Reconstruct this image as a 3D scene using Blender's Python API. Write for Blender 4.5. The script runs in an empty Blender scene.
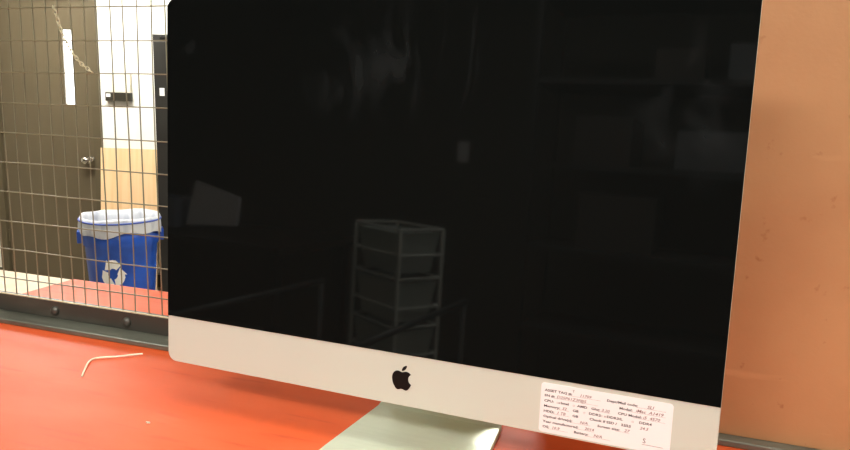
import bpy, bmesh, math, random
from mathutils import Vector, Matrix
random.seed(7)
S = bpy.context.scene
COL = S.collection
PI = math.pi
FLOOR, CEIL = -1.15, 1.75      # z = 0 is the top of the red mat on the counter

# ------------------------------------------------------------------ materials
def mat(name, color, rough=.5, metal=0., spec=.5, noise=None, bump=None, emit=None, coat=0., trans=0., alpha=1.):
    """noise=(color2, scale, lo, hi, stretch)  bump=(scale, strength)"""
    m = bpy.data.materials.new(name); m.use_nodes = True
    nt = m.node_tree; b = nt.nodes['Principled BSDF']
    b.inputs['Base Color'].default_value = (*color, 1)
    b.inputs['Roughness'].default_value = rough
    b.inputs['Metallic'].default_value = metal
    b.inputs['Specular IOR Level'].default_value = spec
    b.inputs['Coat Weight'].default_value = coat
    b.inputs['Transmission Weight'].default_value = trans
    b.inputs['Alpha'].default_value = alpha
    tc = nt.nodes.new('ShaderNodeTexCoord')
    def noi(scale, stretch=(1, 1, 1), detail=5):
        mp = nt.nodes.new('ShaderNodeMapping'); mp.inputs['Scale'].default_value = stretch
        nt.links.new(tc.outputs['Object'], mp.inputs[0])
        n = nt.nodes.new('ShaderNodeTexNoise'); n.inputs['Scale'].default_value = scale
        n.inputs['Detail'].default_value = detail
        nt.links.new(mp.outputs[0], n.inputs['Vector']); return n
    if noise:
        prev = None
        for (c2, sc, lo, hi, st) in (noise if isinstance(noise, list) else [noise]):
            n = noi(sc, st)
            mr = nt.nodes.new('ShaderNodeMapRange')
            mr.inputs['From Min'].default_value = lo; mr.inputs['From Max'].default_value = hi
            nt.links.new(n.outputs['Fac'], mr.inputs['Value'])
            mx = nt.nodes.new('ShaderNodeMix'); mx.data_type = 'RGBA'
            nt.links.new(mr.outputs[0], mx.inputs['Factor'])
            if prev: nt.links.new(prev, mx.inputs[6])
            else: mx.inputs[6].default_value = (*color, 1)
            mx.inputs[7].default_value = (*c2, 1)
            prev = mx.outputs[2]
        nt.links.new(prev, b.inputs['Base Color'])
    if bump:
        n = noi(bump[0], bump[2] if len(bump) > 2 else (1, 1, 1))
        bp = nt.nodes.new('ShaderNodeBump'); bp.inputs['Strength'].default_value = bump[1]
        bp.inputs['Distance'].default_value = .002
        nt.links.new(n.outputs['Fac'], bp.inputs['Height']); nt.links.new(bp.outputs[0], b.inputs['Normal'])
    if emit:
        b.inputs['Emission Color'].default_value = (*emit[0], 1)
        b.inputs['Emission Strength'].default_value = emit[1]
    return m

def srgb(r, g, b):
    f = lambda v: ((v/255+.055)/1.055)**2.4 if v > 10 else v/255/12.92
    return (f(r), f(g), f(b))

M = {}
M['red'] = mat('red mat', srgb(214, 88, 42), .44, noise=[(srgb(218, 98, 56), 3.0, .42, .62, (1, 3.5, 1)), (srgb(196, 74, 38), 26, .58, .78, (.3, 2.4, 1)), (srgb(224, 114, 76), 9, .62, .8, (.5, 2.2, 1))], spec=.15)
M['beige'] = mat('beige laminate', srgb(206, 174, 126), .4, noise=(srgb(196, 162, 114), 18, .45, .7, (1, 1, 1)))
M['alu'] = mat('bead blasted aluminium', srgb(202, 207, 193), .5, metal=.0)
M['foot'] = mat('brushed aluminium foot', srgb(222, 230, 210), .31, metal=.42, bump=(160, .25, (.12, 1, 1)))
M['logo'] = mat('glossy black inlay', srgb(16, 20, 19), .3, spec=.2)
M['sticker'] = mat('white paper sticker', srgb(244, 240, 238), .6)
M['ink'] = mat('black printing ink', srgb(22, 20, 24), .8)
M['pen'] = mat('reddish brown pen', srgb(128, 96, 92), .8)
M['wire'] = mat('galvanised wire', srgb(140, 134, 112), .38, metal=.4)
M['edge'] = mat('pale zinc edge', srgb(214, 200, 166), .4)  # pale colour painting the highlight on top of the bottom rail
M['steel'] = mat('dark painted steel', srgb(62, 60, 54), .42, noise=(srgb(78, 76, 68), 30, .5, .7, (.2, 1, 1)), spec=.4)
M['sill'] = mat('grey painted steel', srgb(112, 114, 102), .30, metal=.3, noise=[(srgb(84, 84, 74), 22, .5, .72, (.25, 1, 1)), (srgb(140, 138, 124), 60, .62, .75, (.3, 1, 1))])
M['bolt'] = mat('steel bolt', srgb(84, 82, 76), .4, metal=.5)
M['board'] = mat('brown hardboard', srgb(184, 134, 90), .62, noise=[(srgb(174, 122, 80), 5, .4, .65, (1, 1, 1)), (srgb(204, 152, 106), 14, .64, .80, (.35, 1, 2.4)), (srgb(150, 90, 52), 60, .68, .8, (1, 1, 1))], bump=(220, .1))
M['chain'] = mat('zinc chain', srgb(214, 206, 176), .35, metal=.4)
M['white'] = mat('white wall paint', srgb(248, 247, 240), .7, noise=(srgb(244, 241, 230), 2, .4, .7, (1, 1, 1)))
M['door'] = mat('taupe door paint', srgb(100, 89, 68), .45, noise=(srgb(95, 84, 64), 4, .4, .7, (1, 1, .3)))
M['frame'] = mat('taupe frame paint', srgb(92, 82, 62), .45)
M['chrome'] = mat('satin chrome', srgb(220, 216, 208), .18, metal=1.)
M['lite'] = mat('lit room behind glass', srgb(235, 240, 250), .3, emit=((.95, .97, 1), 2.6))
M['bin'] = mat('blue plastic', srgb(34, 88, 196), .38, noise=(srgb(20, 66, 160), 6, .4, .7, (1, 1, 1)))
M['binwhite'] = mat('white print', srgb(250, 250, 248), .5)
M['bag'] = mat('white bin liner film', srgb(212, 215, 222), .35, bump=(18, .9), noise=(srgb(168, 174, 190), 14, .5, .75, (1, 1, .5)))
M['draw'] = mat('blue drawstring', srgb(70, 98, 190), .4)
M['card'] = mat('tan cardboard', srgb(248, 212, 166), .75, noise=(srgb(240, 200, 150), 5, .4, .7, (6, 6, .3)))
M['cardedge'] = mat('cardboard edge', srgb(120, 92, 60), .8)
M['black'] = mat('black enamel', srgb(34, 32, 28), .5, noise=(srgb(40, 38, 33), 5, .45, .7, (1, 1, 1)))
M['cream'] = mat('cream plastic', srgb(240, 232, 212), .5)
M['reader'] = mat('dark plastic strip', srgb(52, 48, 38), .4)
M['floor'] = mat('vinyl floor', srgb(150, 140, 122), .4, noise=(srgb(136, 126, 110), 30, .4, .7, (1, 1, 1)))
M['ceil'] = mat('ceiling tile', srgb(210, 206, 194), .85, noise=(srgb(190, 186, 174), 90, .5, .7, (1, 1, 1)))
M['dim'] = mat('dark grey paint', srgb(70, 68, 60), .8)
M['dark'] = mat('dark storage', srgb(34, 33, 30), .7)
M['kraft'] = mat('old brown boxes', srgb(50, 44, 38), .8)
M['rack'] = mat('white epoxy wire', srgb(214, 216, 208), .4)
M['drawer'] = mat('frosted drawer plastic', srgb(172, 180, 174), .4)
M['paper'] = mat('pale panel', srgb(214, 212, 214), .6)
M['pipe'] = mat('grey tube', srgb(74, 75, 72), .5)
M['mid'] = mat('dull grey card', srgb(84, 86, 88), .7)
M['greyp'] = mat('bluish grey plastic', srgb(120, 124, 136), .5)
M['tie'] = mat('cream plastic tie', srgb(250, 240, 212), .4)
M['scrap'] = mat('white paper scrap', srgb(236, 230, 214), .7)
M['panel'] = mat('lamp diffuser', (1, .95, .86), .5, emit=((1, .975, .89), 22))
M['panel2'] = mat('lamp diffuser front', (1, .95, .86), .5, emit=((1, .985, .92), 16))
M['panel3'] = mat('lamp diffuser dimmer', (1, .95, .86), .5, emit=((1, .985, .92), 4.5))  # weak glow for the two added fill lights
M['lampframe'] = mat('white lamp frame', srgb(225, 225, 220), .5)
M['brownwood'] = mat('dark bench wood', srgb(52, 44, 36), .5)

# screen glass: near black, weak coating reflection, a few finger smears of its own shape
def glass_mat():
    m = mat('black display glass', (.0042, .0047, .0044), .035, spec=.34)
    nt = m.node_tree; b = nt.nodes['Principled BSDF']
    tc = nt.nodes.new('ShaderNodeTexCoord')
    def N(t): return nt.nodes.new(t)
    def smear(loc, size, scale, st, lo, hi, rot=0.):
        sub = N('ShaderNodeVectorMath'); sub.operation = 'SUBTRACT'; sub.inputs[1].default_value = loc
        nt.links.new(tc.outputs['Object'], sub.inputs[0])
        ml = N('ShaderNodeMapping'); ml.inputs['Scale'].default_value = (1/size[0], 0, 1/size[1]); ml.inputs['Rotation'].default_value = (0, rot, 0)
        nt.links.new(sub.outputs[0], ml.inputs[0])
        ln = N('ShaderNodeVectorMath'); ln.operation = 'LENGTH'; nt.links.new(ml.outputs[0], ln.inputs[0])
        r1 = N('ShaderNodeMapRange'); r1.inputs['From Min'].default_value = 1; r1.inputs['From Max'].default_value = .3
        nt.links.new(ln.outputs['Value'], r1.inputs['Value'])
        m2 = N('ShaderNodeMapping'); m2.inputs['Scale'].default_value = st
        nt.links.new(tc.outputs['Object'], m2.inputs[0])
        n = N('ShaderNodeTexNoise'); n.inputs['Scale'].default_value = scale; n.inputs['Detail'].default_value = 3
        n.inputs['Distortion'].default_value = .8
        nt.links.new(m2.outputs[0], n.inputs['Vector'])
        r2 = N('ShaderNodeMapRange'); r2.inputs['From Min'].default_value = lo; r2.inputs['From Max'].default_value = hi
        nt.links.new(n.outputs['Fac'], r2.inputs['Value'])
        mu = N('ShaderNodeMath'); mu.operation = 'MULTIPLY'
        nt.links.new(r1.outputs[0], mu.inputs[0]); nt.links.new(r2.outputs[0], mu.inputs[1]); return mu.outputs[0]
    parts = [smear((-.085, 0, .365), (.06, .06), 15, (1.6, 1, .8), .5, .68),
             smear((-.022, 0, .375), (.04, .075), 17, (2, 1, .7), .46, .62, .25),
             smear((.05, 0, .385), (.03, .08), 20, (2.2, 1, .5), .50, .66, -.2),
             smear((.275, 0, .34), (.06, .10), 18, (1, 1, 1), .5, .75),
             smear((-.285, 0, .37), (.03, .05), 20, (1, 1, 1), .55, .75)]
    acc = parts[0]
    for q in parts[1:]:
        a = N('ShaderNodeMath'); a.operation = 'ADD'; a.use_clamp = True
        nt.links.new(acc, a.inputs[0]); nt.links.new(q, a.inputs[1]); acc = a.outputs[0]
    mx = N('ShaderNodeMix'); mx.data_type = 'RGBA'; nt.links.new(acc, mx.inputs['Factor'])
    mx.inputs[6].default_value = (.0042, .0047, .0044, 1); mx.inputs[7].default_value = (.012, .013, .013, 1)
    nt.links.new(mx.outputs[2], b.inputs['Base Color'])
    return m
M['glass'] = glass_mat()

# ------------------------------------------------------------------ helpers
def link(name, bm, m, parent=None, smooth=False, loc=None, bevel=0.):
    me = bpy.data.meshes.new(name)
    bmesh.ops.recalc_face_normals(bm, faces=bm.faces)
    bm.to_mesh(me); bm.free()
    me.materials.append(m)
    o = bpy.data.objects.new(name, me); COL.objects.link(o)
    if parent: o.parent = parent
    if loc: o.location = loc
    if smooth:
        for p in me.polygons: p.use_smooth = True
    if bevel:
        md = o.modifiers.new('bevel', 'BEVEL'); md.width = bevel; md.segments = 2; md.limit_method = 'ANGLE'
    return o
def tag(o, label, cat, group=None, kind=None):
    o['label'] = label; o['category'] = cat
    if group: o['group'] = group
    if kind: o['kind'] = kind
    return o
def empty(name, label, cat, loc=(0, 0, 0), rz=0., group=None):
    o = bpy.data.objects.new(name, None); COL.objects.link(o)
    o.location = loc; o.rotation_euler = (0, 0, rz); o.empty_display_size = .05
    return tag(o, label, cat, group)
def struct(o):
    o['kind'] = 'structure'; return o
def box(bm, x0, x1, y0, y1, z0, z1, mtx=None):
    vs = [bm.verts.new((x, y, z)) for x in (x0, x1) for y in (y0, y1) for z in (z0, z1)]
    for f in ((0, 1, 3, 2), (4, 6, 7, 5), (0, 4, 5, 1), (2, 3, 7, 6), (0, 2, 6, 4), (1, 5, 7, 3)):
        bm.faces.new([vs[i] for i in f])
    if mtx: bmesh.ops.transform(bm, matrix=mtx, verts=vs)
    return vs
def boxbm(*a, **k):
    bm = bmesh.new(); box(bm, *a, **k); return bm
def tube(bm, pts, r, n=8, closed=False):
    pts = [Vector(p) for p in pts]; rings = []
    L = len(pts)
    up = Vector((0, 0, 1)); 
    prev = None
    for i, p in enumerate(pts):
        if closed: t = pts[(i+1) % L]-pts[i-1]
        else: t = pts[min(i+1, L-1)]-pts[max(i-1, 0)]
        t.normalize()
        if prev is None:
            a = t.cross(up)
            if a.length < .1: a = t.cross(Vector((1, 0, 0)))
        else: a = prev-t*prev.dot(t)
        a.normalize(); prev = a; b = t.cross(a)
        rings.append([bm.verts.new(p+(a*math.cos(2*PI*k/n)+b*math.sin(2*PI*k/n))*r) for k in range(n)])
    for i in range(L if closed else L-1):
        A, B = rings[i], rings[(i+1) % L]
        for k in range(n): bm.faces.new((A[k], A[(k+1) % n], B[(k+1) % n], B[k]))
    if not closed:
        bm.faces.new(rings[0][::-1]); bm.faces.new(rings[-1])
def lathe(bm, prof, n=48, cx=0, cy=0, cap0=False, cap1=False):
    rings = [[bm.verts.new((cx+r*math.cos(2*PI*k/n), cy+r*math.sin(2*PI*k/n), z)) for k in range(n)] for r, z in prof]
    for A, B in zip(rings, rings[1:]):
        for k in range(n): bm.faces.new((A[k], A[(k+1) % n], B[(k+1) % n], B[k]))
    if cap0: bm.faces.new(rings[0][::-1])
    if cap1: bm.faces.new(rings[-1])
def rrect(x0, x1, z0, z1, r, rads=None, n=8):
    """outline points of a rounded rectangle, rads = per corner BL BR TR TL"""
    rads = rads or (r,)*4; out = []
    cs = ((x0, z0, 1, 1, PI), (x1, z0, -1, 1, 1.5*PI), (x1, z1, -1, -1, 0), (x0, z1, 1, -1, .5*PI))
    for (x, z, sx, sz, a0), rr in zip(cs, rads):
        if rr <= 0: out.append((x, z)); continue
        for k in range(n+1):
            a = a0+k/n*PI/2
            out.append((x+sx*rr+rr*math.cos(a), z+sz*rr+rr*math.sin(a)))
    return out
def prism_xz(bm, pts, y0, y1, mtx=None):
    A = [bm.verts.new((x, y0, z)) for x, z in pts]; B = [bm.verts.new((x, y1, z)) for x, z in pts]
    n = len(pts); bm.faces.new(A); bm.faces.new(B[::-1])
    for i in range(n): bm.faces.new((A[i], A[(i+1) % n], B[(i+1) % n], B[i]))
    if mtx: bmesh.ops.transform(bm, matrix=mtx, verts=A+B)
def text_into(bm, s, x, z, size, y, shear=0., bold=0., rot=0., mtx=None, sx=1.):
    cu = bpy.data.curves.new('t', 'FONT'); cu.body = s; cu.size = size; cu.shear = shear; cu.offset = bold
    cu.resolution_u = 2
    o = bpy.data.objects.new('t', cu); COL.objects.link(o)
    me = o.to_mesh()
    me2 = me.copy(); o.to_mesh_clear()
    T = Matrix.Translation((x, y, z)) @ Matrix.Rotation(rot, 4, 'Y') @ Matrix.Rotation(PI/2, 4, 'X') @ Matrix.Diagonal((sx, 1, 1, 1))
    if mtx: T = mtx @ T
    me2.transform(T); bm.from_mesh(me2)
    bpy.data.objects.remove(o); bpy.data.curves.remove(cu); bpy.data.meshes.remove(me2)

# ------------------------------------------------------------------ camera
cd = bpy.data.cameras.new('camera'); cam = bpy.data.objects.new('camera', cd); COL.objects.link(cam)
cd.sensor_width = 36; cd.lens = 709.77*36/850; cd.clip_start = .02; cd.clip_end = 60
R = Vector((0.9440466829175863, 0.3284946290178997, 0.029447227011972686))
U = Vector((-0.08411932585167313, 0.1534877552437602, 0.984563582511811))
F = Vector((-0.31890406000953053, 0.9319510650761789, -0.17253235294521937))
CAM = Vector((0.5853, -0.6968, 0.3979))
mw = Matrix((R, U, -F)).transposed().to_4x4(); mw.translation = CAM
cam.matrix_world = mw
S.camera = cam

# ------------------------------------------------------------------ room
# slanted back wall: origin on the door's right edge, ux along the wall, un towards the far side
WO = Vector((-3.7353, 3.7488, 0)); a15 = math.radians(15)
ux = Vector((math.cos(a15), math.sin(a15), 0)); un = Vector((-math.sin(a15), math.cos(a15), 0))
WM = Matrix((ux, un, Vector((0, 0, 1)))).transposed().to_4x4(); WM.translation = WO   # local (u, depth, z); depth<0 is inside the room
def wl(o):            # put an object built in wall coordinates on the wall
    o.matrix_world = WM; return o
def wpt(u, d, z): return WM @ Vector((u, d, z))
X0, X1, Y0 = -6.2, 3.2, -4.2
yl = wpt((X0-WO.x)/ux.x, 0, 0).y; yr = wpt((X1-WO.x)/ux.x, 0, 0).y
bm = bmesh.new()
vs = [bm.verts.new((x, y, z)) for z in (FLOOR, FLOOR-.1) for x, y in ((X0, Y0), (X1, Y0), (X1, yr), (X0, yl))]
bm.faces.new(vs[:4]); bm.faces.new(vs[4:][::-1])
for i in range(4): bm.faces.new((vs[i], vs[(i+1) % 4], vs[4+(i+1) % 4], vs[4+i]))
struct(link('floor', bm, M['floor']))
bm = bmesh.new()
vs = [bm.verts.new((x, y, z)) for z in (CEIL, CEIL+.1) for x, y in ((X0, Y0), (X1, Y0), (X1, yr), (X0, yl))]
bm.faces.new(vs[:4]); bm.faces.new(vs[4:][::-1])
for i in range(4): bm.faces.new((vs[i], vs[(i+1) % 4], vs[4+(i+1) % 4], vs[4+i]))
struct(link('ceiling', bm, M['ceil']))
DL, DR = -.790, .036+.062     # door opening incl. frame
uL = (X0-WO.x)/ux.x; uR = (X1-WO.x)/ux.x
DT = 1.15
bm = bmesh.new()
box(bm, uL, DL, 0, .12, FLOOR, CEIL); box(bm, DR, uR, 0, .12, FLOOR, CEIL); box(bm, DL, DR, 0, .12, DT, CEIL)
wl(struct(link('wall_back', bm, M['white'])))
struct(link('wall_left', boxbm(X0-.1, X0, Y0, yl, FLOOR, CEIL), M['white']))
struct(link('wall_right', boxbm(X1, X1+.1, Y0, yr, FLOOR, CEIL), M['dim']))
struct(link('wall_front', boxbm(X0, X1, Y0-.1, Y0, FLOOR, CEIL), M['dim']))
# door
fr = bmesh.new()
for (a, b, c, d) in ((DL, DL+.06, FLOOR, DT), (DR-.06, DR, FLOOR, DT), (DL+.06, DR-.06, DT-.06, DT)):
    box(fr, a, b, -.03, .12, c, d)
door = struct(link('door_1', boxbm(DL+.063, DR-.064, .0, .045, FLOOR+.005, DT-.063), M['door'])); 
bmh = bmesh.new()
# the panel has a narrow sight window cut through it: build the leaf from four pieces around the glass
bmh.free()
me = door.data; bm = bmesh.new()
gx0, gx1, gz0, gz1 = -.186, -.112, .290, .852
dx0, dx1, dz0, dz1 = DL+.067, DR-.072, FLOOR+.005, DT-.063
for q in ((dx0, gx0, dz0, dz1), (gx1, dx1, dz0, dz1), (gx0, gx1, dz0, gz0), (gx0, gx1, gz1, dz1)): box(bm, q[0], q[1], 0, .045, q[2], q[3])
bmesh.ops.remove_doubles(bm, verts=bm.verts, dist=1e-5); bm.to_mesh(me); bm.free()
wl(door)
def wpart(name, bm, m, parent, **k):
    o = link(name, bm, m, parent, **k)     # parent carries the wall matrix
    return o
wpart('sight_window', boxbm(gx0, gx1, .015, .025, gz0, gz1), M['lite'], door)['label'] = 'narrow bright glass strip in the door'
bm = bmesh.new()
for q in ((gx0-.008, gx0, gz0-.008, gz1+.008), (gx1, gx1+.008, gz0-.008, gz1+.008), (gx0, gx1, gz0-.008, gz0), (gx0, gx1, gz1, gz1+.008)): box(bm, q[0], q[1], -.004, 0, q[2], q[3])
wpart('window_bead', bm, M['frame'], door)
bm = bmesh.new()
lathe(bm, [(.03, 0), (.03, .006), (.012, .008), (.011, .035), (.024, .04), (.029, .052), (.026, .066), (.012, .072)], 20, cap0=True, cap1=True)
bmesh.ops.transform(bm, matrix=Matrix.Translation((-.03, 0, -.142)) @ Matrix.Rotation(PI/2, 4, 'X'), verts=bm.verts)
k2 = bmesh.new()
lathe(k2, [(.016, 0), (.016, .004), (.006, .006), (.006, .035), (.024, .04), (.027, .055), (.012, .066)], 16, cap0=True, cap1=True)
bmesh.ops.transform(k2, matrix=Matrix.Translation((.014, 0, -.132)) @ Matrix.Rotation(PI/2, 4, 'X'), verts=k2.verts)
wpart('latch', k2, M['chrome'], door, smooth=True)
k_ = wpart('door_knob', bm, M['chrome'], door, smooth=True); k_['label'] = 'shiny round metal knob'
bm = bmesh.new()
for z in (-.78, .1, .85):
    tube(bm, [(dx0+.0, -.006, z-.05), (dx0+.0, -.006, z+.05)], .008, 10)
wpart('hinge', bm, M['frame'], door)
dfr = struct(link('trim_1', fr, M['frame'])); wl(dfr)
# room on the other side of the sight window is only the lit glass; baseboard
bm = bmesh.new(); box(bm, uL, DL, -.012, 0, FLOOR, FLOOR+.1); box(bm, DR, uR, -.012, 0, FLOOR, FLOOR+.1)
wl(struct(link('baseboard_back', bm, M['frame'])))

# ceiling lights
def lamp(x, y, w, d, m, label, rz=0):
    t = empty('ceiling_light', label, 'ceiling light', (x, y, CEIL), rz)
    bm = bmesh.new()
    for q in ((-w/2, w/2, -d/2, -d/2+.03), (-w/2, w/2, d/2-.03, d/2), (-w/2, -w/2+.03, -d/2+.03, d/2-.03), (w/2-.03, w/2, -d/2+.03, d/2-.03)):
        box(bm, q[0], q[1], q[2], q[3], -.05, 0)
    link('frame', bm, M['lampframe'], t)
    link('diffuser', boxbm(-w/2+.03, w/2-.03, -d/2+.03, d/2-.03, -.035, -.005), m, t)
lamp(-3.3, 2.8, 1.2, .6, M['panel'], 'long white ceiling light in front of the taupe door')
lamp(.2, 3.25, 1.2, .6, M['panel'], 'long white ceiling light over the space behind the wire partition')
lamp(.4, -.35, 1.2, .6, M['panel3'], 'long white ceiling light straight above the computer')  # unseen fill, added to soften the shade under the display
lamp(-1.6, .9, 1.2, .6, M['panel3'], 'long white ceiling light above the left end of the wire partition')  # second unseen fill, added to lift the ambient light on the mat
lamp(-.3, -2.1, 1.2, .6, M['panel2'], 'long white ceiling light behind the viewer, over the drawer cart')
lamp(1.5, -2.1, 1.2, .6, M['panel2'], 'long white ceiling light behind the viewer, in front of the storage shelf')

# ------------------------------------------------------------------ counter, mat, partition, board
t = empty('counter', 'long beige laminate counter under the red mat and wire partition', 'counter', (0, 0, FLOOR))
H = -FLOOR-.0025
link('worktop', boxbm(-1.7, 2.2, -.345, .458, H-.04, H), M['beige'], t, bevel=.003)
for x in (-1.6, .25, 2.06): link('side_panel', boxbm(x, x+.04, -.30, .42, 0, H-.04), M['beige'], t)
link('back_panel', boxbm(-1.56, 2.06, .395, .415, .08, H-.04), M['beige'], t)
bm = bmesh.new()
box(bm, -.600, 1.95, -.340, .4545, -.0023, 0)
tag(link('counter_mat', bm, M['red'], bevel=.0006), 'glossy orange-red mat covering the counter on both sides of the partition', 'mat')

t = empty('wire_partition', 'welded wire mesh partition with dark steel rails standing across the counter', 'partition', (0, .2, 0))
def P(name, bm, m, **k):
    bmesh.ops.translate(bm, vec=(0, -.2, 0), verts=bm.verts); return link(name, bm, m, t, **k)
PX0, PX1, PTOP = -1.5, 2.0, 1.25
bm = bmesh.new()
k = 0
nx0 = -.1755-.0259*50
for i in range(134):
    x = nx0+.0259*i
    if x < PX0+.01 or x > PX1-.01: continue
    pts = []; j = random.uniform(-.0007, .0007); ph = random.uniform(0, 6)
    for s in range(13):
        z = .02+s/12*(PTOP-.03)
        pts.append((x+j+.0011*math.sin(ph+s*1.1)+random.uniform(-.0005, .0005), .2165, z))
    tube(bm, pts, .00105, 6)
z = .070-.0507
i = 0
while z < PTOP-.02:
    ph = random.uniform(0, 6)
    if z > .04:
        pts = [(PX0+.005+(PX1-PX0-.01)*s/40, .2140, z+.0006*math.sin(ph+s*.8)+random.uniform(-.0004, .0004)) for s in range(41)]
        tube(bm, pts, .00105, 6)
    z += .0507
P('wire_mesh', bm, M['wire'])
P('bottom_rail', boxbm(PX0, PX1, .2125, .2275, .0085, .0385), M['steel'], bevel=.0012)
bm = bmesh.new(); tube(bm, [(PX0, .2135, .0398), (PX1, .2135, .0398)], .0013, 6)  # thin pale tube standing in for the highlight on the rail's top edge
P('edge_wire', bm, M['edge'])['label'] = 'pale wire along the top of the bottom rail'
P('top_rail', boxbm(PX0, PX1, .2125, .2275, PTOP-.03, PTOP), M['steel'])
P('side_rail', boxbm(PX0, PX0+.03, .2125, .2275, .0385, PTOP-.03), M['steel'])
P('side_rail', boxbm(PX1-.03, PX1, .2125, .2275, .0385, PTOP-.03), M['steel'])
P('sill_plate', boxbm(PX0, PX1, .174, .232, 0, .0085), M['sill'], bevel=.0018)['label'] = 'grey metal sill strip with a bright worn edge'
for bx in (-.395, -.242, -.85, -.7, .15, .3, 1.0, 1.15):
    bm = bmesh.new(); lathe(bm, [(.0085, 0), (.0085, .0015), (.0072, .0042), (.0045, .0062), (.0008, .007)], 16, cap1=True)
    bmesh.ops.transform(bm, matrix=Matrix.Translation((bx, .2125, .0225)) @ Matrix.Rotation(PI/2, 4, 'X'), verts=bm.verts)
    P('bolt', bm, M['bolt'], smooth=True)

tag(link('hardboard_panel', boxbm(.45, 1.35, .190, .1955, .0087, .82), M['board'], bevel=.0008),
    'brown hardboard sheet standing upright on the sill at right of the computer', 'board')

# chain hooked on the mesh
pts = [Vector(p) for p in ((-.358, .2105, .5275), (-.352, .2105, .512), (-.347, .2105, .495), (-.338, .2105, .476), (-.325, .2105, .456), (-.309, .2105, .440), (-.287, .2105, .4265))]
segs = [(pts[i+1]-pts[i]).length for i in range(len(pts)-1)]; tot = sum(segs)
def along(s):
    for i, L in enumerate(segs):
        if s <= L or i == len(segs)-1: return pts[i].lerp(pts[i+1], s/L), (pts[i+1]-pts[i]).normalized()
        s -= L
bm = bmesh.new(); nl = 19; ll = tot/nl*1.45
for i in range(nl):
    p, d = along(tot*(i+.5)/nl)
    w = Vector((0, 1, 0)).cross(d) if i % 2 else Vector((0, 1, 0))
    w = (w+Vector((0, .35, 0)).cross(d)*(0 if i % 2 else 1)).normalized()
    ring = []
    for q in range(12):
        a = 2*PI*q/12
        ring.append(p+d*math.cos(a)*ll/2+w*math.sin(a)*.0028)
    tube(bm, ring, .0008, 5, closed=True)
tag(link('hanging_chain', bm, M['chain'], smooth=True), 'thin zinc link chain hooked on the upper left of the wire mesh', 'chain')

# ------------------------------------------------------------------ small things on the mat
bm = bmesh.new()
cp = [Vector(p) for p in ((-.172, .044, .0014), (-.189, .067, .0018), (-.205, .092, .002), (-.204, .106, .0022), (-.183, .1205, .0024), (-.169, .133, .0026), (-.155, .1465, .0024))]
def cr(P, n=6):
    out = []
    for i in range(len(P)-1):
        a = P[max(i-1, 0)]; b = P[i]; c = P[i+1]; d = P[min(i+2, len(P)-1)]
        for k in range(n):
            s = k/n
            out.append(.5*((2*b)+(c-a)*s+(2*a-5*b+4*c-d)*s*s+(-a+3*b-3*c+d)*s**3))
    return out+[P[-1]]
tube(bm, cr(cp), .00135, 8)
tag(link('plastic_tie', bm, M['tie'], smooth=True), 'bent cream plastic tie lying on the red mat near the sill', 'plastic tie')
def crumb(x, y, sx, sy, label, name='paper_scrap', cat='scrap'):
    bm = bmesh.new(); n = 9
    top = [bm.verts.new((x+sx*math.cos(2*PI*k/n)*random.uniform(.7, 1.1), y+sy*math.sin(2*PI*k/n)*random.uniform(.7, 1.1), random.uniform(.0012, .0018))) for k in range(n)]
    bot = [bm.verts.new((v.co.x, v.co.y, .0001)) for v in top]
    bm.faces.new(top); bm.faces.new(bot[::-1])
    for k in range(n): bm.faces.new((top[k], bot[k], bot[(k+1) % n], top[(k+1) % n]))
    tag(link(name, bm, M['scrap']), label, cat)
crumb(.010, -.037, .0035, .0014, 'tiny white crumb on the mat near the computer\'s lower left corner', 'crumb', 'crumb')
crumb(-.097, -.158, .010, .0035, 'small white paper scrap on the mat, cut off by the photo\'s lower left corner')

# ------------------------------------------------------------------ the computer
T_, RO, YA = 0.0466, -0.0029, -0.0456
HW, CH, GH = .325, .059, .3883; TOP = CH+GH
root = empty('desktop_computer', 'large all-in-one computer with black screen and silver chin on the red mat', 'computer', (.325, 0, 0), YA)
HM = Matrix.Translation((0, 0, .063)) @ Matrix.Rotation(RO, 4, 'Y') @ Matrix.Rotation(-T_, 4, 'X')   # head tilt in the root's frame
def head(name, bm, m, parent=None, **k):
    me_o = link(name, bm, m, parent or root, **k)
    if parent is None: me_o.matrix_local = HM
    return me_o
# housing: thin rim, bulged back
bm = bmesh.new()
base = rrect(-HW, HW, 0, TOP, .012)
cxm, czm = 0, TOP/2
def loop(s, y): return [bm.verts.new((cxm+(x-cxm)*s, y, czm+(z-czm)*s)) for x, z in base]
rings = [loop(.998, 0.), loop(1, .0006), loop(1, .0045)]
for s in (.985, .95, .88, .78, .66, .52, .38, .22, .08):
    rings.append(loop(s, .005+.036*(1-s**2.2)))
bm.faces.new(rings[0]); bm.faces.new(rings[-1][::-1])
for A, B in zip(rings, rings[1:]):
    for k in range(len(A)): bm.faces.new((A[k], A[(k+1) % len(A)], B[(k+1) % len(A)], B[k]))
hs = head('housing', bm, M['alu']); hs['label'] = 'thin silver aluminium housing with a plain chin below the screen'
bm = bmesh.new()
prism_xz(bm, rrect(-HW+.0004, HW-.0004, CH, TOP-.0004, .012, (0, 0, .0118, .0118)), -.0007, .0)
head('screen_glass', bm, M['glass'])['label'] = 'glossy black glass, switched off'
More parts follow.
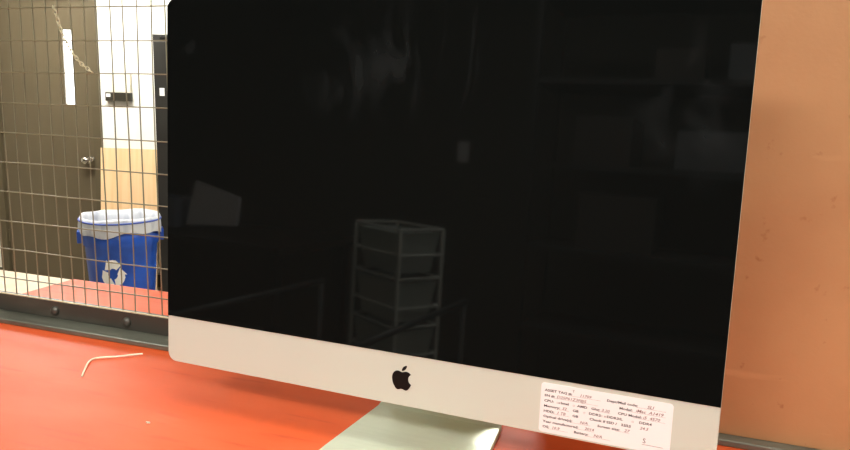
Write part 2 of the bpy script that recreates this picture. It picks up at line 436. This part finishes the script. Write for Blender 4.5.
# fruit logo
def svg(d):
    import re
    tok = re.findall(r'[A-Za-z]|-?\d*\.?\d+', d); i = 0; pts = []; x = y = 0; cmd = ''
    while i < len(tok):
        if tok[i].isalpha(): cmd = tok[i]; i += 1
        if cmd in 'zZ': continue
        if cmd == 'M': x, y = float(tok[i]), float(tok[i+1]); i += 2; pts.append((x, y)); continue
        v = [float(q) for q in tok[i:i+6]]; i += 6
        p0 = (x, y); p1 = (x+v[0], y+v[1]); p2 = (x+v[2], y+v[3]); p3 = (x+v[4], y+v[5])
        for k in range(1, 9):
            s = k/8; a = (1-s)**3; b = 3*s*(1-s)**2; c = 3*s*s*(1-s); e = s**3
            pts.append(tuple(a*p0[j]+b*p1[j]+c*p2[j]+e*p3[j] for j in (0, 1)))
        x, y = p3
    if math.dist(pts[0], pts[-1]) < .05: pts.pop()
    return pts
body = svg('M12.152 6.896c-.948 0-2.415-1.078-3.96-1.04-2.04.027-3.91 1.183-4.961 3.014-2.117 3.675-.546 9.103 1.519 12.09 1.013 1.454 2.208 3.09 3.792 3.039 1.52-.065 2.09-.987 3.935-.987 1.831 0 2.35.987 3.96.948 1.637-.026 2.676-1.48 3.676-2.948 1.156-1.688 1.636-3.325 1.662-3.415-.039-.013-3.182-1.221-3.22-4.857-.026-3.04 2.48-4.494 2.597-4.559-1.429-2.09-3.623-2.324-4.39-2.376-2-.156-3.675 1.09-4.61 1.09z')
leaf = svg('M15.53 3.83c.843-1.012 1.4-2.427 1.245-3.83-1.207.052-2.662.805-3.532 1.818-.78.896-1.454 2.338-1.273 3.714 1.338.104 2.715-.688 3.559-1.701')
bm = bmesh.new(); sc = .0285/24
for pth in (body, leaf):
    prism_xz(bm, [((x-12)*sc-.0005, .0323+(12-y)*sc) for x, y in pth], -.0004, .0)
head('logo', bm, M['logo'])['label'] = 'small black fruit emblem centred on the chin'
# sticker, text sizes in metres measured on the paper
SX, SZ = .155, .0545
bm = bmesh.new(); prism_xz(bm, rrect(SX, SX+.1285, SZ-.0525, SZ, .0035), -.0003, .0)
st = head('sticker', bm, M['sticker']); st['label'] = 'white paper asset sticker with black print and pen writing'
pr = bmesh.new(); hw = bmesh.new(); YT = -.00035
def mm(b, s, x, y, size=3.4, **k): text_into(b, s, SX+(x*1.035+.8)/1000, SZ-(y+1.0)/1000, size/1000, YT, **k)
bold = .00010
rows = [7.8+5.55*i for i in range(8)]
for s, x, r in (('ASSET TAG #:', 3, 0), ('SN #:', 3, 1), ('CPU:', 3, 2), ('Memory:', 3, 3), ('HDD:', 3, 4), ('Optical drive(s):', 3, 5), ('Year manufactured:', 3, 6), ('OS:', 3, 7),
                ('Dept/Mail code:', 63, 0), ('Model:', 75, 1), ('Intel', 19.5, 2), ('AMD', 35.5, 2), ('Ghz:', 49, 2), ('CPU Model:', 74, 2),
                ('GB', 31.5, 3), ('DDR2', 47, 3), ('DDR3/L', 64, 3), ('DDR4', 94, 3), ('GB', 31.5, 4), ('Check if SSD /', 48, 4), ('Screen size:', 56, 5), ('Battery:', 34, 7)):
    mm(pr, s, x, rows[r], bold=bold, sx=1.35)
mm(pr, '3.5/2.5', 78, rows[4], bold=.00015); mm(pr, 'S', 98.5, 43.2, 7); mm(pr, 'T', 30, 4.6, 3.6)
for x0, x1, y in ((25, 60, rows[0]), (13, 58, rows[1]), (94, 122, rows[0]), (86, 122, rows[1]), (92, 122, rows[2]), (58, 70, rows[2]), (16, 30, rows[3]), (12, 30, rows[4]), (31, 52, rows[5]), (37, 56, rows[6]), (9, 30, rows[7]), (47, 72, rows[7]), (76, 90, rows[5])):
    box(pr, SX+x0/1000, SX+x1/1000, YT-.00002, YT+.00002, SZ-(y+1.7)/1000, SZ-(y+1.55)/1000)
box(pr, SX+.1025, SX+.122, YT-.00002, YT+.00002, SZ-.0458, SZ-.0455)
for x in (17, 33.5, 44.5, 61.5, 91.5):
    r = rows[2] if x < 40 else rows[3]; x0 = SX+x/1000-.0002; z0 = SZ-(r)/1000-.001
    for q in ((0, .0016, 0, .00015), (0, .0016, .0014, .00155), (0, .00015, 0, .0015), (.0014, .0016, 0, .0015)): box(pr, x0+q[0], x0+q[1], YT-.00002, YT+.00002, z0+q[2], z0+q[3])
for s, x, r, z in (('11709', 37, 0, 4), ('D25P61Z3F8J5', 15, 1, 4.2), ('x', 17, 2, 3.6), ('3.20', 58.5, 2, 4), ('32', 21, 3, 4), ('1 TB', 16, 4, 4), ('x', 61.3, 3, 3.4),
                   ('N/A', 39, 5, 4), ('2014', 44, 6, 4), ('10.9', 12, 7, 4), ('N/A', 53, 7, 4.2), ('SLI', 100, 0, 4.4), ('iMac  A1419', 90, 1, 4.4), ('i5  4570', 97, 2, 4.2), ('27', 81, 5, 4.2), ('24.5', 95, 4, 4)):
    mm(hw, s, x, rows[r], z, shear=.25, sx=1.15, bold=.00005)
tp = link('printed_text', pr, M['ink'], st); tp['label'] = 'small black printed form text'
th = link('handwriting', hw, M['pen'], st); th['label'] = 'faint reddish pen writing filling in the form'

# stand: flat foot that bends up into the neck behind the display (root frame)
prof = []   # centreline (y, z, half width)
for y, w in ((-.052, .0925), (-.02, .0915), (.03, .088), (.08, .0845), (.105, .0828)): prof.append((y, .0036, w))
for k in range(1, 9):
    a = k/8*math.radians(102); r = .026
    prof.append((.105+r*math.sin(a), .0045+r*(1-math.cos(a)), 0.0828-.0005*k*k))
y, z = prof[-1][:2]
for s in (.06, .12, .18, .225): prof.append((y-s*math.sin(math.radians(12)), z+s*math.cos(math.radians(12)), .050))
bm = bmesh.new(); rg = []
for i, (y, z, w) in enumerate(prof):
    a = prof[max(i-1, 0)]; b = prof[min(i+1, len(prof)-1)]
    d = Vector((0, b[0]-a[0], b[1]-a[1])).normalized(); n = Vector((0, -d.z, d.y)); h = .0034; ch = .0016
    c = Vector((.006*max(0, 1-z/.05), y, z))
    ring = []
    for sx, sn in ((-1, -1), (1, -1), (1, 1), (-1, 1)):
        pass
    for px, pn in ((-w+ch, -h), (w-ch, -h), (w, -h+ch), (w, h-ch), (w-ch, h), (-w+ch, h), (-w, h-ch), (-w, -h+ch)):
        ring.append(bm.verts.new(c+Vector((px, 0, 0))+n*pn))
    rg.append(ring)
for A, B in zip(rg, rg[1:]):
    for k in range(8): bm.faces.new((A[k], A[(k+1) % 8], B[(k+1) % 8], B[k]))
bm.faces.new(rg[0]); bm.faces.new(rg[-1][::-1])
link('stand', bm, M['foot'], root)['label'] = 'bent aluminium plate stand, its foot flat on the red mat'

# ------------------------------------------------------------------ things in the back of the room
BC = Vector((-2.752, 2.952)); BR, BH = .262, .716
az = math.atan2(CAM.y-BC.y, CAM.x-BC.x)
BSC = .83
t = empty('recycling_bin', 'round blue plastic recycling bin with white arrows symbol, behind the mesh', 'recycling bin', (BC.x, BC.y, FLOOR), az); t.scale = (BSC, BSC, 1.03)
bm = bmesh.new()
lathe(bm, [(.205, 0), (.21, .01), (.232, .2), (.25, .40), (.262, .555), (.275, .565), (.279, .655), (.262, .66), (.255, .585), (.2, .02)], 64, cap0=True, cap1=True)
link('body', bm, M['bin'], t, smooth=True)
bm = bmesh.new(); lathe(bm, [(.277, .655), (.284, .658), (.287, .67), (.287, .712), (.283, BH), (.274, BH), (.268, .70)], 64)
link('rim', bm, M['bin'], t, smooth=True)
for sgn in (1, -1):
    bm = bmesh.new(); box(bm, -.05, .05, .27, .312, .575, .65); 
    if sgn < 0: bmesh.ops.rotate(bm, matrix=Matrix.Rotation(PI, 3, 'Z'), verts=bm.verts)
    link('handle', bm, M['bin'], t, bevel=.006)
# three chasing arrows, wrapped on the body; local angle 0 looks at the camera
bm = bmesh.new()
def wrap(u, z):
    rr = (.25+.012*(z-.4)/.155 if z > .4 else .232+.018*(z-.2)/.2)+.0025
    a = u/rr+.0
    return Vector((rr*math.cos(a), rr*math.sin(a), z))
SCX, SCZ, SR = -.070, .405, .088
def strip(pa, pb, n=8):
    """quad strip between two polylines"""
    A = [bm.verts.new(wrap(SCX+x, SCZ+z)) for x, z in pa]; B = [bm.verts.new(wrap(SCX+x, SCZ+z)) for x, z in pb]
    for i in range(len(A)-1): bm.faces.new((A[i], A[i+1], B[i+1], B[i]))
for k in range(3):
    rot = math.radians(90+120*k)
    def rp(x, z): return (x*math.cos(rot)-z*math.sin(rot), x*math.sin(rot)+z*math.cos(rot))
    # arm: bent band round one rounded corner of a triangle (corner points along +x)
    out = []; inn = []
    for th in (-47, -32, -16, 0, 16, 30, 58):
        a = math.radians(th)
        ro = SR*(1.02 if abs(th) < 30 else .92); ri = SR*.40
        out.append(rp(ro*math.cos(a), ro*math.sin(a))); inn.append(rp(ri*math.cos(a*.95), ri*math.sin(a*.95)))
    strip(out[:-1], inn[:-1])
    a1 = math.radians(27)
    tip = rp(SR*.74*math.cos(math.radians(68)), SR*.74*math.sin(math.radians(68)))
    h1 = rp(SR*1.14*math.cos(a1), SR*1.14*math.sin(a1)); h2 = rp(SR*.34*math.cos(a1*.9), SR*.34*math.sin(a1*.9))
    v = [bm.verts.new(wrap(SCX+p[0], SCZ+p[1])) for p in (h1, tip, h2)]; bm.faces.new(v)
link('recycling_symbol', bm, M['binwhite'], t)['label'] = 'white three arrow recycling sign'
# liner
lt = empty('bin_liner', 'crumpled white plastic bag lining the blue recycling bin', 'bin liner', (BC.x, BC.y, FLOOR), az); lt.scale = (BSC, BSC, 1.03)
bm = bmesh.new(); n = 96; rings = []
def lr(r0, z0, ar, azz, f, ph):
    return [bm.verts.new(((r0+ar*math.sin(f*a+ph)+ar*.6*math.sin(2.3*f*a+1))*math.cos(a), (r0+ar*math.sin(f*a+ph)+ar*.6*math.sin(2.3*f*a+1))*math.sin(a), z0+azz*math.sin(3*a+ph)+azz*.6*math.sin(7*a+ph*2))) for a in [2*PI*k/n for k in range(n)]]
for q in ((.298, .645, .004, .014, 11, .4), (.2985, .675, .003, .006, 11, .4), (.2965, .705, .002, .003, 11, .6), (.2935, .728, .0015, .003, 9, 1), (.286, .742, .002, .004, 9, 1.1),
          (.276, .738, .003, .004, 9, 1.3), (.262, .70, .004, .004, 10, 1.6), (.25, .62, .009, .01, 9, 2.4), (.225, .42, .016, .01, 8, 3.0), (.12, .30, .02, .01, 6, 3.3), (.03, .28, .004, .0, 5, 3.6)):
    rings.append(lr(*q))
for A, B in zip(rings, rings[1:]):
    for k in range(n): bm.faces.new((A[k], A[(k+1) % n], B[(k+1) % n], B[k]))
bm.faces.new(rings[-1])
lo = link('bag_film', bm, M['bag'], lt, smooth=True)
bm = bmesh.new(); tube(bm, [(.2975*math.cos(2*PI*k/64), .2975*math.sin(2*PI*k/64), .718+.002*math.sin(6*PI*k/64)) for k in range(64)], .0055, 6, closed=True)  # ring added for the blue bin rim seen through the bag film
link('drawstring', bm, M['draw'], lt, smooth=True)['label'] = 'blue drawstring round the bag mouth'

# tan cardboard sheet leaning on wall / cabinet
t = bmesh.new()
box(t, .12, .575, -.006, 0, 0, 1.118)
box(t, .555, .575, -.012, -.006, .0, 1.10)
o = link('cardboard_sheet', t, M['card'])
tag(o, 'tall tan cardboard sheet leaning on the white wall behind the blue bin', 'cardboard')
o.matrix_world = WM @ Matrix.Translation((0, -.17, FLOOR)) @ Matrix.Rotation(-.085, 4, 'X')
# wall box
t = empty('wall_control_box', 'small cream box with dark lower strip mounted on the white wall', 'control box', (0, 0, 0)); t.matrix_world = WM @ Matrix.Translation((.25, 0, .43))
link('housing', boxbm(-.102, .102, -.03, -.0005, -.04, .10), M['cream'], t, bevel=.004)
link('dark_strip', boxbm(-.10, .104, -.034, -.0005, -.105, -.0405), M['reader'], t, bevel=.003)
bm = bmesh.new(); box(bm, -.09, -.055, -.037, -.034, -.075, -.05); link('indicator', bm, M['binwhite'], t)['label'] = 'white square tab'
# cabinet
t = empty('storage_cabinet', 'tall black metal cabinet against the white wall, beside the cardboard sheet', 'cabinet', (0, 0, 0)); t.matrix_world = WM @ Matrix.Translation((.705, 0, FLOOR))
CHT = .805-FLOOR
link('body', boxbm(0, .9, -.38, -.002, 0, CHT), M['black'], t, bevel=.003)
link('door', boxbm(.012, .448, -.40, -.381, .06, CHT-.05), M['black'], t, bevel=.003)
link('door', boxbm(.452, .888, -.40, -.381, .06, CHT-.05), M['black'], t, bevel=.003)
link('nameplate', boxbm(.055, .10, -.384, -.380, CHT-.032, CHT-.018), M['chrome'], t)  # small chrome strip near the cabinet's top edge
link('notice', boxbm(.048, .083, -.403, -.4005, .376-FLOOR, .431-FLOOR), M['binwhite'], t)['label'] = 'small white note stuck on the cabinet door'
link('handle', boxbm(.415, .43, -.43, -.401, .9, 1.05), M['chrome'], t)

# ------------------------------------------------------------------ things behind the viewer that the screen mirrors
nr = Vector((-.87, -2.45, 0)); lf = Vector((-.365, -.197, 0)); rt = Vector((.128, -.237, 0))
t = empty('drawer_cart', 'white wire frame cart with frosted drawers, mirrored in the black screen', 'drawer cart', (nr.x, nr.y, FLOOR))
CT = 1.147
cor = [Vector((0, 0, 0)), lf, lf+rt, rt]
bm = bmesh.new()
for c in cor: tube(bm, [c, c+Vector((0, 0, CT))], .010, 8)
for zz in (CT, CT-.13, CT-.25, CT-.40, CT-.50, CT-.65, CT-.78, .2):
    for i in range(4): tube(bm, [cor[i]+Vector((0, 0, zz)), cor[(i+1) % 4]+Vector((0, 0, zz))], .006, 8)
link('wire_frame', bm, M['rack'], t)
for zt in (CT-.02, CT-.27, CT-.52, CT-.79):
    bm = bmesh.new(); c = (lf+rt)/2
    top = [bm.verts.new(c+(q-c)*.93+Vector((0, 0, zt))) for q in cor]; bot = [bm.verts.new(c+(q-c)*.76+Vector((0, 0, zt-.21))) for q in cor]
    bm.faces.new(bot[::-1])
    for i in range(4): bm.faces.new((top[i], top[(i+1) % 4], bot[(i+1) % 4], bot[i]))
    link('drawer', bm, M['drawer'], t)
t = empty('rear_workbench', 'dark bench behind the viewer, its edge mirrored low in the screen', 'workbench', (-2.2, -2.6, FLOOR))
link('bench_top', boxbm(-1.1, .78, -.4, .4, .98, 1.02), M['brownwood'], t)
for x in (-1.05, .68):
    for y in (-.36, .30): link('leg', boxbm(x, x+.06, y, y+.06, 0, .98), M['dark'], t)
ZB = FLOOR+1.02
bm = bmesh.new()
prism_xz(bm, [(-2.287, ZB+.02), (-1.925, ZB+.045), (-1.912, .073), (-2.224, .147)], -2.52, -2.50)
tag(link('white_panel', bm, M['paper']), 'pale slanted panel standing on the rear bench, mirrored at the screen\'s left edge', 'panel')
tag(link('grey_carton', boxbm(-2.75, -2.33, -2.7, -2.45, ZB, ZB+.17), M['greyp'], bevel=.006), 'bluish grey carton on the rear bench, mirrored beside the pale panel', 'carton')
t = empty('metal_frame', 'open grey tube frame behind the viewer, its rails mirrored low in the screen', 'frame', (-.76, -1.65, FLOOR))
for x in (-.36, .36):
    bm = bmesh.new(); tube(bm, [(x, -.5, .9), (x, .5, .9)], .012, 10); link('rail', bm, M['pipe'], t, smooth=True)
    for y in (-.49, .49):
        bm = bmesh.new(); tube(bm, [(x, y, 0), (x, y, .889)], .012, 10); link('leg', bm, M['pipe'], t, smooth=True)
for y in (-.49, .49):
    bm = bmesh.new(); tube(bm, [(-.35, y, .25), (.35, y, .25)], .010, 10); link('crossbar', bm, M['pipe'], t, smooth=True)
t = empty('storage_shelf', 'dark storage shelf behind the viewer, mirrored in the right of the screen', 'shelf', (.55, -3.3, FLOOR))
for z in (.1, .6, 1.05, 1.5, 1.95, 2.4): link('shelf_board', boxbm(-.96, .96, -.25, .25, z, z+.03), M['dark'], t)
for x in (-.98, .96):
    for y in (-.25, .22): link('post', boxbm(x, x+.03, y, y+.03, 0, 2.5), M['dark'], t)
spec = [(-.6, 1.53, .30, .26, 'kraft', 'brown carton on the shelf\'s middle board, left end'), (-.05, 1.53, .36, .20, 'mid', 'grey carton on the shelf\'s middle board, beside the brown carton'),
        (.6, 1.53, .3, .3, 'kraft', 'brown carton on the shelf\'s middle board, right end'), (-.25, 1.98, .24, .16, 'kraft', 'small brown carton on the shelf\'s upper board'),
        (.05, 1.98, .14, .18, 'mid', 'narrow grey carton on the shelf\'s upper board'), (.5, 1.98, .36, .30, 'mid', 'bluish grey carton on the shelf\'s upper board'),
        (-.5, 1.08, .4, .3, 'kraft', 'wide brown carton on the shelf\'s lower board'), (.45, 1.08, .4, .28, 'mid', 'wide bluish grey carton on the shelf\'s lower board')]
for x, z, w, h, m, lab in spec:
    tag(link('carton', boxbm(.55+x-w/2, .55+x+w/2, -3.5, -3.12, FLOOR+z, FLOOR+z+h), M[m], bevel=.004), lab, 'carton', 'cartons on the rear shelf')
t = tag(link('notice_sheet', boxbm(-1.29, -1.205, Y0, Y0+.004, .36, .51), M['paper']), 'small white sheet pinned to the rear wall, mirrored in the screen', 'notice')

# ------------------------------------------------------------------ world and view
w = bpy.data.worlds.new('world'); S.world = w; w.use_nodes = True
w.node_tree.nodes['Background'].inputs[0].default_value = (.02, .02, .02, 1)
S.view_settings.view_transform = 'Standard'; S.view_settings.look = 'None'
S.view_settings.gamma = 1; S.view_settings.use_curve_mapping = False
S.view_settings.exposure = 1.1
